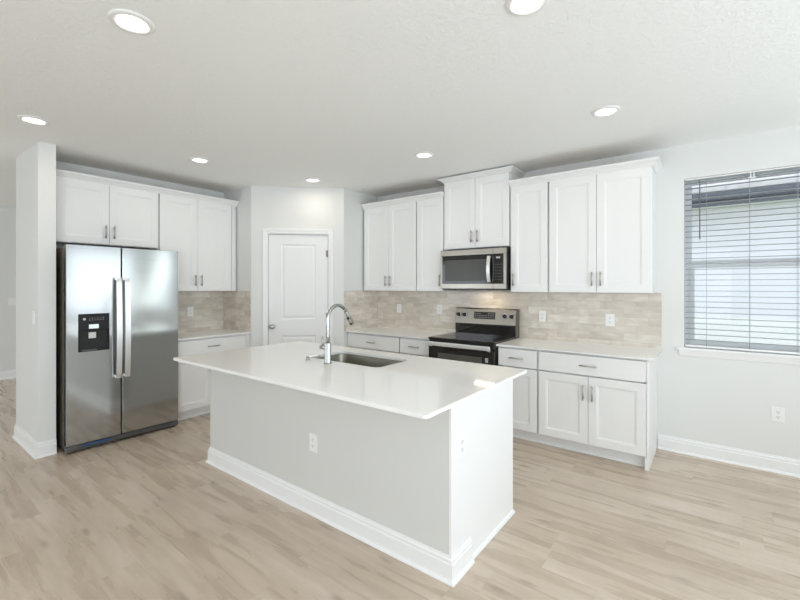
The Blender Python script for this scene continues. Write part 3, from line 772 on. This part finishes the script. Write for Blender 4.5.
# ------------------------------------------------------------------ microwave
mw = thing('microwave', 'stainless over-the-range microwave with black window', 'microwave', (-2.480, 4.04, 1.446))
mwid, mh = .786, .441
bm = B(); box(bm, (.002, .022, .0), (mwid - .001, .400, mh), .002); obj('case', bm, 'black', mw)
bm = B()
for a, b in (((0, 0, mh - .062), (.642, .022, mh - .001)), ((0, 0, .012), (.642, .022, .066)), ((0, 0, .066), (.022, .022, mh - .062))): box(bm, a, b, .002)
md = obj('door', bm, 'steel', mw)
bm = B(); box(bm, (.022, .003, .066), (.642, .021, mh - .062)); gl_ = obj('door_glass', bm, 'glassblack', md)
boxobj('window_screen', (.058, .002, .096), (.560, .0035, mh - .112), 'mwglass', md)
bm = B()
box(bm, (.644, 0, mh - .062), (mwid, .022, mh - .001), .002); box(bm, (.644, 0, .012), (mwid, .022, .066), .002); box(bm, (.758, 0, .066), (mwid, .022, mh - .062), .002)
cpn = obj('panel_frame', bm, 'steel', mw)
boxobj('control_panel', (.644, .003, .066), (.758, .021, mh - .062), 'glassblack', mw)
boxobj('clock_display', (.676, .0015, .330), (.720, .0032, .348), 'greymark', mw)
bm = B()
for r_ in range(6):
    for c_ in range(3): box(bm, (.664 + c_ * .028, .0018, .105 + r_ * .032), (.664 + c_ * .028 + .012, .0032, .111 + r_ * .032))
obj('keypad', bm, 'ring', mw)
bm = B(); n = 20; rows = []
for i in range(n + 1):
    tt = i / n; zz = .082 + (.358 - .082) * tt; bow = .030 + .020 * math.sin(math.pi * tt)
    rows.append([bm.verts.new((x, y, zz)) for x, y in ((.588, -bow), (.626, -bow), (.622, -bow + .014), (.592, -bow + .014))])
for A, Bq in zip(rows, rows[1:]):
    for k_ in range(4): bm.faces.new((A[k_], A[(k_ + 1) % 4], Bq[(k_ + 1) % 4], Bq[k_]))
bm.faces.new(rows[0][::-1]); bm.faces.new(rows[-1])
for zz in (.094, .346): box(bm, (.598, -.024, zz - .01), (.616, .004, zz + .01), .002)
obj('handle', bm, 'handlesteel', md)
bm = B(); box(bm, (.02, .03, -.006), (mwid - .02, .38, .0)); obj('underside', bm, 'darkgrey', mw)
bm = B(); box(bm, (.34, .17, -.0075), (.58, .23, -.0062)); obj('cooktop_lamp', bm, 'hoodlamp', mw)

# ------------------------------------------------------------------ island
JX0, JX1, JY0, JYm, JY1 = -3.381, -1.045, 1.803, 1.985, 2.605
isl = thing('kitchen_island', 'white kitchen island base with tall baseboard under quartz top', 'island', (JX0, JY0, 0))
iw = JX1 - JX0; idp = JY1 - JY0; hw = JYm - JY0; zt_ = .893
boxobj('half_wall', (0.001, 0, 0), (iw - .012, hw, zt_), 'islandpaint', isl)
boxobj('end_panel', (iw - .0119, .0005, 0), (iw, idp - .022, zt_), 'cab', isl); boxobj('end_panel', (0, hw, 0), (.018, idp - .022, zt_), 'cab', isl)
boxobj('end_stile', (iw - .018, idp - .0215, 0), (iw, idp, zt_), 'cab', isl, .001)
bm = B(); box(bm, (.018, hw, .105), (iw - .018, idp - .022, .12)); box(bm, (.018, hw + .05, 0), (iw - .018, hw + .06, .105)) ; box(bm, (.018, idp - .095, 0), (iw - .018, idp - .085, .105)); obj('cabinet_floor', bm, 'cab', isl)
nx = 4
for i in range(nx):
    a = .018 + (iw - .036) * i / nx + .004; b = .018 + (iw - .036) * (i + 1) / nx - .004
    bm = B(); box(bm, (a, idp, .11), (b, idp + .019, zt_ - .01), .002); dd = obj('door', bm, 'cab', isl)
    bm = B(); hxx = b - .04 if i % 2 == 0 else a + .04; cyl(bm, (hxx, idp + .049, .60), (hxx, idp + .049, .73), .006, seg=12)
    for zz in (.62, .71): cyl(bm, (hxx, idp + .0185, zz), (hxx, idp + .049, zz), .0045, seg=8)
    obj('handle', bm, 'nickel', dd)
bm = B(); sweep(bm, [(o_, h_ * .99) for o_, h_ in BASE_SHOE], [(0, hw + .02), (0, 0), (iw, 0), (iw, hw + .02)]); obj('baseboard', bm, 'trim', isl)
bm = B(); sweep(bm, [(0, 0), (.013, 0), (.013, .006), (.009, .015), (0, .019)], [(iw, hw + .02), (iw, idp + .003)]); obj('shoe_moulding', bm, 'trim', isl)

SX0, SX1, SY0, SY1 = -2.600, -1.862, 2.195, 2.592
bm = B()
hole = rrect((SX0 + SX1) / 2, (SY0 + SY1) / 2, SX1 - SX0, SY1 - SY0, .055)
slab(bm, rrect((-3.430 - 1.006) / 2, (1.517 + 2.777) / 2, 3.430 - 1.006, 2.777 - 1.517, .026, 5), [hole], .895, ZCT, .003)
tag(obj('countertop', bm, 'quartz'), 'large white quartz island countertop with sink cutout', 'countertop')

bm = B()
sw_, sd_ = SX1 - SX0 + .016, SY1 - SY0 + .016; scx, scy = (SX0 + SX1) / 2, (SY0 + SY1) / 2
loops = []
for w_, d_, r_, z_ in ((sw_ + .008, sd_ + .008, .064, .8945), (sw_, sd_, .062, .8945), (sw_ - .004, sd_ - .004, .06, .886), (sw_ - .016, sd_ - .016, .06, .715), (sw_ - .034, sd_ - .034, .05, .695), (sw_ - .08, sd_ - .08, .04, .688), (.12, .12, .055, .684), (.09, .09, .0449, .680)):
    loops.append([bm.verts.new((p[0], p[1], z_)) for p in rrect(scx, scy, w_, d_, r_)])
for A, Bq in zip(loops, loops[1:]):
    L_ = len(A)
    for i in range(L_):
        f = bm.faces.new((A[i], A[(i + 1) % L_], Bq[(i + 1) % L_], Bq[i])); f.smooth = True
bm.faces.new(loops[-1])
snk = thing('sink', 'stainless undermount sink bowl set in the island countertop', 'sink', (0, 0, 0))
so_ = obj('bowl', bm, 'sinksteel', snk); sm_ = so_.modifiers.new('gauge', 'SOLIDIFY'); sm_.thickness = .0015; sm_.offset = 0
bm = B(); lathe(bm, [(0, .0), (.030, .0), (.034, .003), (.044, .003), (.046, .0)], (scx, scy, .6835), (0, 0, 1), 28); obj('drain', bm, 'chrome', snk)

# faucet
FXc, FYc = -2.258, 2.096
fa = thing('faucet', 'tall chrome gooseneck faucet beside the island sink', 'faucet', (FXc, FYc, ZCT))
bm = B(); lathe(bm, [(0, 0), (.030, 0), (.030, .004), (.0265, .007), (.0245, .012), (.0235, .148), (.0215, .154), (.016, .157), (0, .157)]); obj('base', bm, 'chrome', fa)
bm = B(); pts = [(0, 0, .15), (0, 0, .20), (0, 0, .25), (0, 0, .326)]; r_ = .100
for i in range(1, 19):
    a = math.radians(180 - i * 8.4); pts.append((0, r_ + r_ * math.cos(a), .326 + r_ * math.sin(a)))
tube(bm, pts, .0135); obj('neck', bm, 'chrome', fa)
e = Vector(pts[-1]); dv = (Vector(pts[-1]) - Vector(pts[-2])).normalized()
bm = B(); lathe(bm, [(0, 0), (.0145, 0), (.016, .004), (.0165, .070), (.0195, .095), (.020, .118), (.016, .122), (0, .122)], e - dv * .002, dv, 24); sp = obj('spray_head', bm, 'chrome', fa)
bm = B(); cc = e + dv * .054; sd = Vector((0, -dv.z, dv.y)).normalized()
if sd.y > 0: sd = -sd
lathe(bm, [(0, 0), (.012, 0), (.012, .006), (0, .008)], cc + Vector((.0, 0, 0)) + (Vector((.35, 0, 0)) + sd).normalized() * .012, (Vector((.35, 0, 0)) + sd), 16); o = obj('spray_button', bm, 'black', sp); o.scale = (1, 1, 1)
bm = B(); cyl(bm, (-.015, -.004, .118), (-.058, -.012, .118), .017, seg=20); lathe(bm, [(0, 0), (.017, 0), (.014, .006), (0, .007)], (-.058, -.012, .118), (-1, -.19, 0), 20); lv = obj('lever_hub', bm, 'nickel', fa)
bm = B(); tube(bm, [(-.045, -.010, .128), (-.046, -.010, .155), (-.047, -.010, .200)], [.0078, .0074, .0068], 12); obj('lever', bm, 'nickel', lv)
# soap dispenser
sd_t = thing('soap_dispenser', 'low chrome soap dispenser on the island left of the faucet', 'soap dispenser', (-2.497, 2.108, ZCT))
bm = B(); lathe(bm, [(0, 0), (.017, 0), (.017, .004), (.011, .008), (.010, .018), (.013, .020), (.012, .027), (0, .029)]); obj('base', bm, 'nickel', sd_t)
bm = B(); tube(bm, [(0, 0, .022), (.01, .035, .026), (.022, .085, .026), (.026, .10, .020)], [.010, .010, .0095, .008], 12); obj('spout', bm, 'handlesteel', sd_t)

# ------------------------------------------------------------------ outlets and switches
def outlet(label, loc, rz, kind='outlet', w=.072, h=.118):
    t = thing('wall_outlet' if kind == 'outlet' else 'light_switch', label, 'outlet' if kind == 'outlet' else 'switch', loc, rz)
    bm = B(); box(bm, (-w / 2, -.006, -h / 2), (w / 2, 0, h / 2), .0025); obj('cover_plate', bm, 'plastic', t)
    if kind == 'outlet':
        for s in (-1, 1):
            bm = B(); b2 = [bm.verts.new((p[0], -.0078, p[1] + s * .0205)) for p in rrect(0, 0, .034, .030, .012, 4)]
            b3 = [bm.verts.new((v.co.x, -.0055, v.co.z)) for v in b2]; bm.faces.new(b2)
            for i in range(len(b2)): bm.faces.new((b2[i], b2[(i + 1) % len(b2)], b3[(i + 1) % len(b2)], b3[i]))
            r_ = obj('receptacle', bm, 'plastic', t)
            bm = B()
            for xx in (-.0065, .0065): box(bm, (xx - .0013, -.0083, s * .0205 - .001), (xx + .0013, -.0076, s * .0205 + .008))
            box(bm, (-.0025, -.0083, s * .0205 - .0105), (.0025, -.0076, s * .0205 - .0055)); obj('slots', bm, 'slot', r_)
    else:
        bm = B(); box(bm, (-.017, -.0085, -.034), (.017, -.005, .034), .0015); obj('rocker', bm, 'plastic', t)
    return t
hp = math.pi / 2
outlet('outlet on the long front side of the island', (-2.076, JY0, .464), 0)
outlet('outlet on the narrow end panel of the island', (JX1, 1.905, .655), hp)
outlet('left outlet on the tile between pantry and range', (-3.374, YB - T, 1.185), 0)
outlet('outlet on the tile just left of the range', (-2.737, YB - T, 1.195), 0)
outlet('outlet on the tile just right of the range', (-1.449, YB - T, 1.163), 0)
outlet('outlet on the tile near the window end of the counter', (-.794, YB - T, 1.155), 0, w=.080)
outlet('outlet low on the plain wall under the window', (.417, YB, .461), 0, w=.080)
outlet('outlet on the tile to the right of the fridge', (XA + T, 2.528, 1.166), hp)
outlet('light switch on the wall end left of the fridge', (-4.791, YK0, 1.205), 0, 'switch')
outlet('light switch plate on the far hall wall at the left edge', (XH, 1.56, 1.235), hp, 'switch', w=.20, h=.125)

# ------------------------------------------------------------------ recessed ceiling lights
cl = thing('recessed_light', 'recessed ceiling light', 'ceiling light', (0, 0, ZC), 0, 'round recessed ceiling lights')
bm = B(); lathe(bm, [(.063, -.004), (.068, -.010), (.086, -.008), (.094, -.003), (.095, 0), (.063, 0)], seg=40); obj('trim_ring', bm, 'plastic', cl)
bm = B(); lathe(bm, [(.063, -.003), (.040, -.005), (0, -.006)], seg=40); obj('lens', bm, 'lens', cl)
ll = bpy.data.lights.new('led', 'AREA'); ll.shape = 'DISK'; ll.size = .12; ll.energy = 2.0; ll.color = (1.0, 0.90, 0.77)
lo = bpy.data.objects.new('led', ll); COL.objects.link(lo); lo.location = (0, 0, -.008); lo.parent = cl
SPOTS = [(-2.196, .789, 'largest ceiling light, at the upper left over the island side'), (-4.083, .807, 'ceiling light above the wall end at the far left'),
         (-4.063, 2.062, 'ceiling light in front of the fridge wall cabinets'), (-3.764, 3.259, 'ceiling light just above the pantry door'),
         (-2.199, 3.279, 'ceiling light in front of the cabinet above the microwave'), (-.607, 3.243, 'ceiling light at the right before the window-side cabinets'),
         (-.650, 1.785, 'ceiling light cut by the top edge of the photo')]
for i, (x, y, lb) in enumerate(SPOTS):
    o = cl if i == 0 else dup(cl)
    o.location = (x, y, ZC); o['label'] = lb
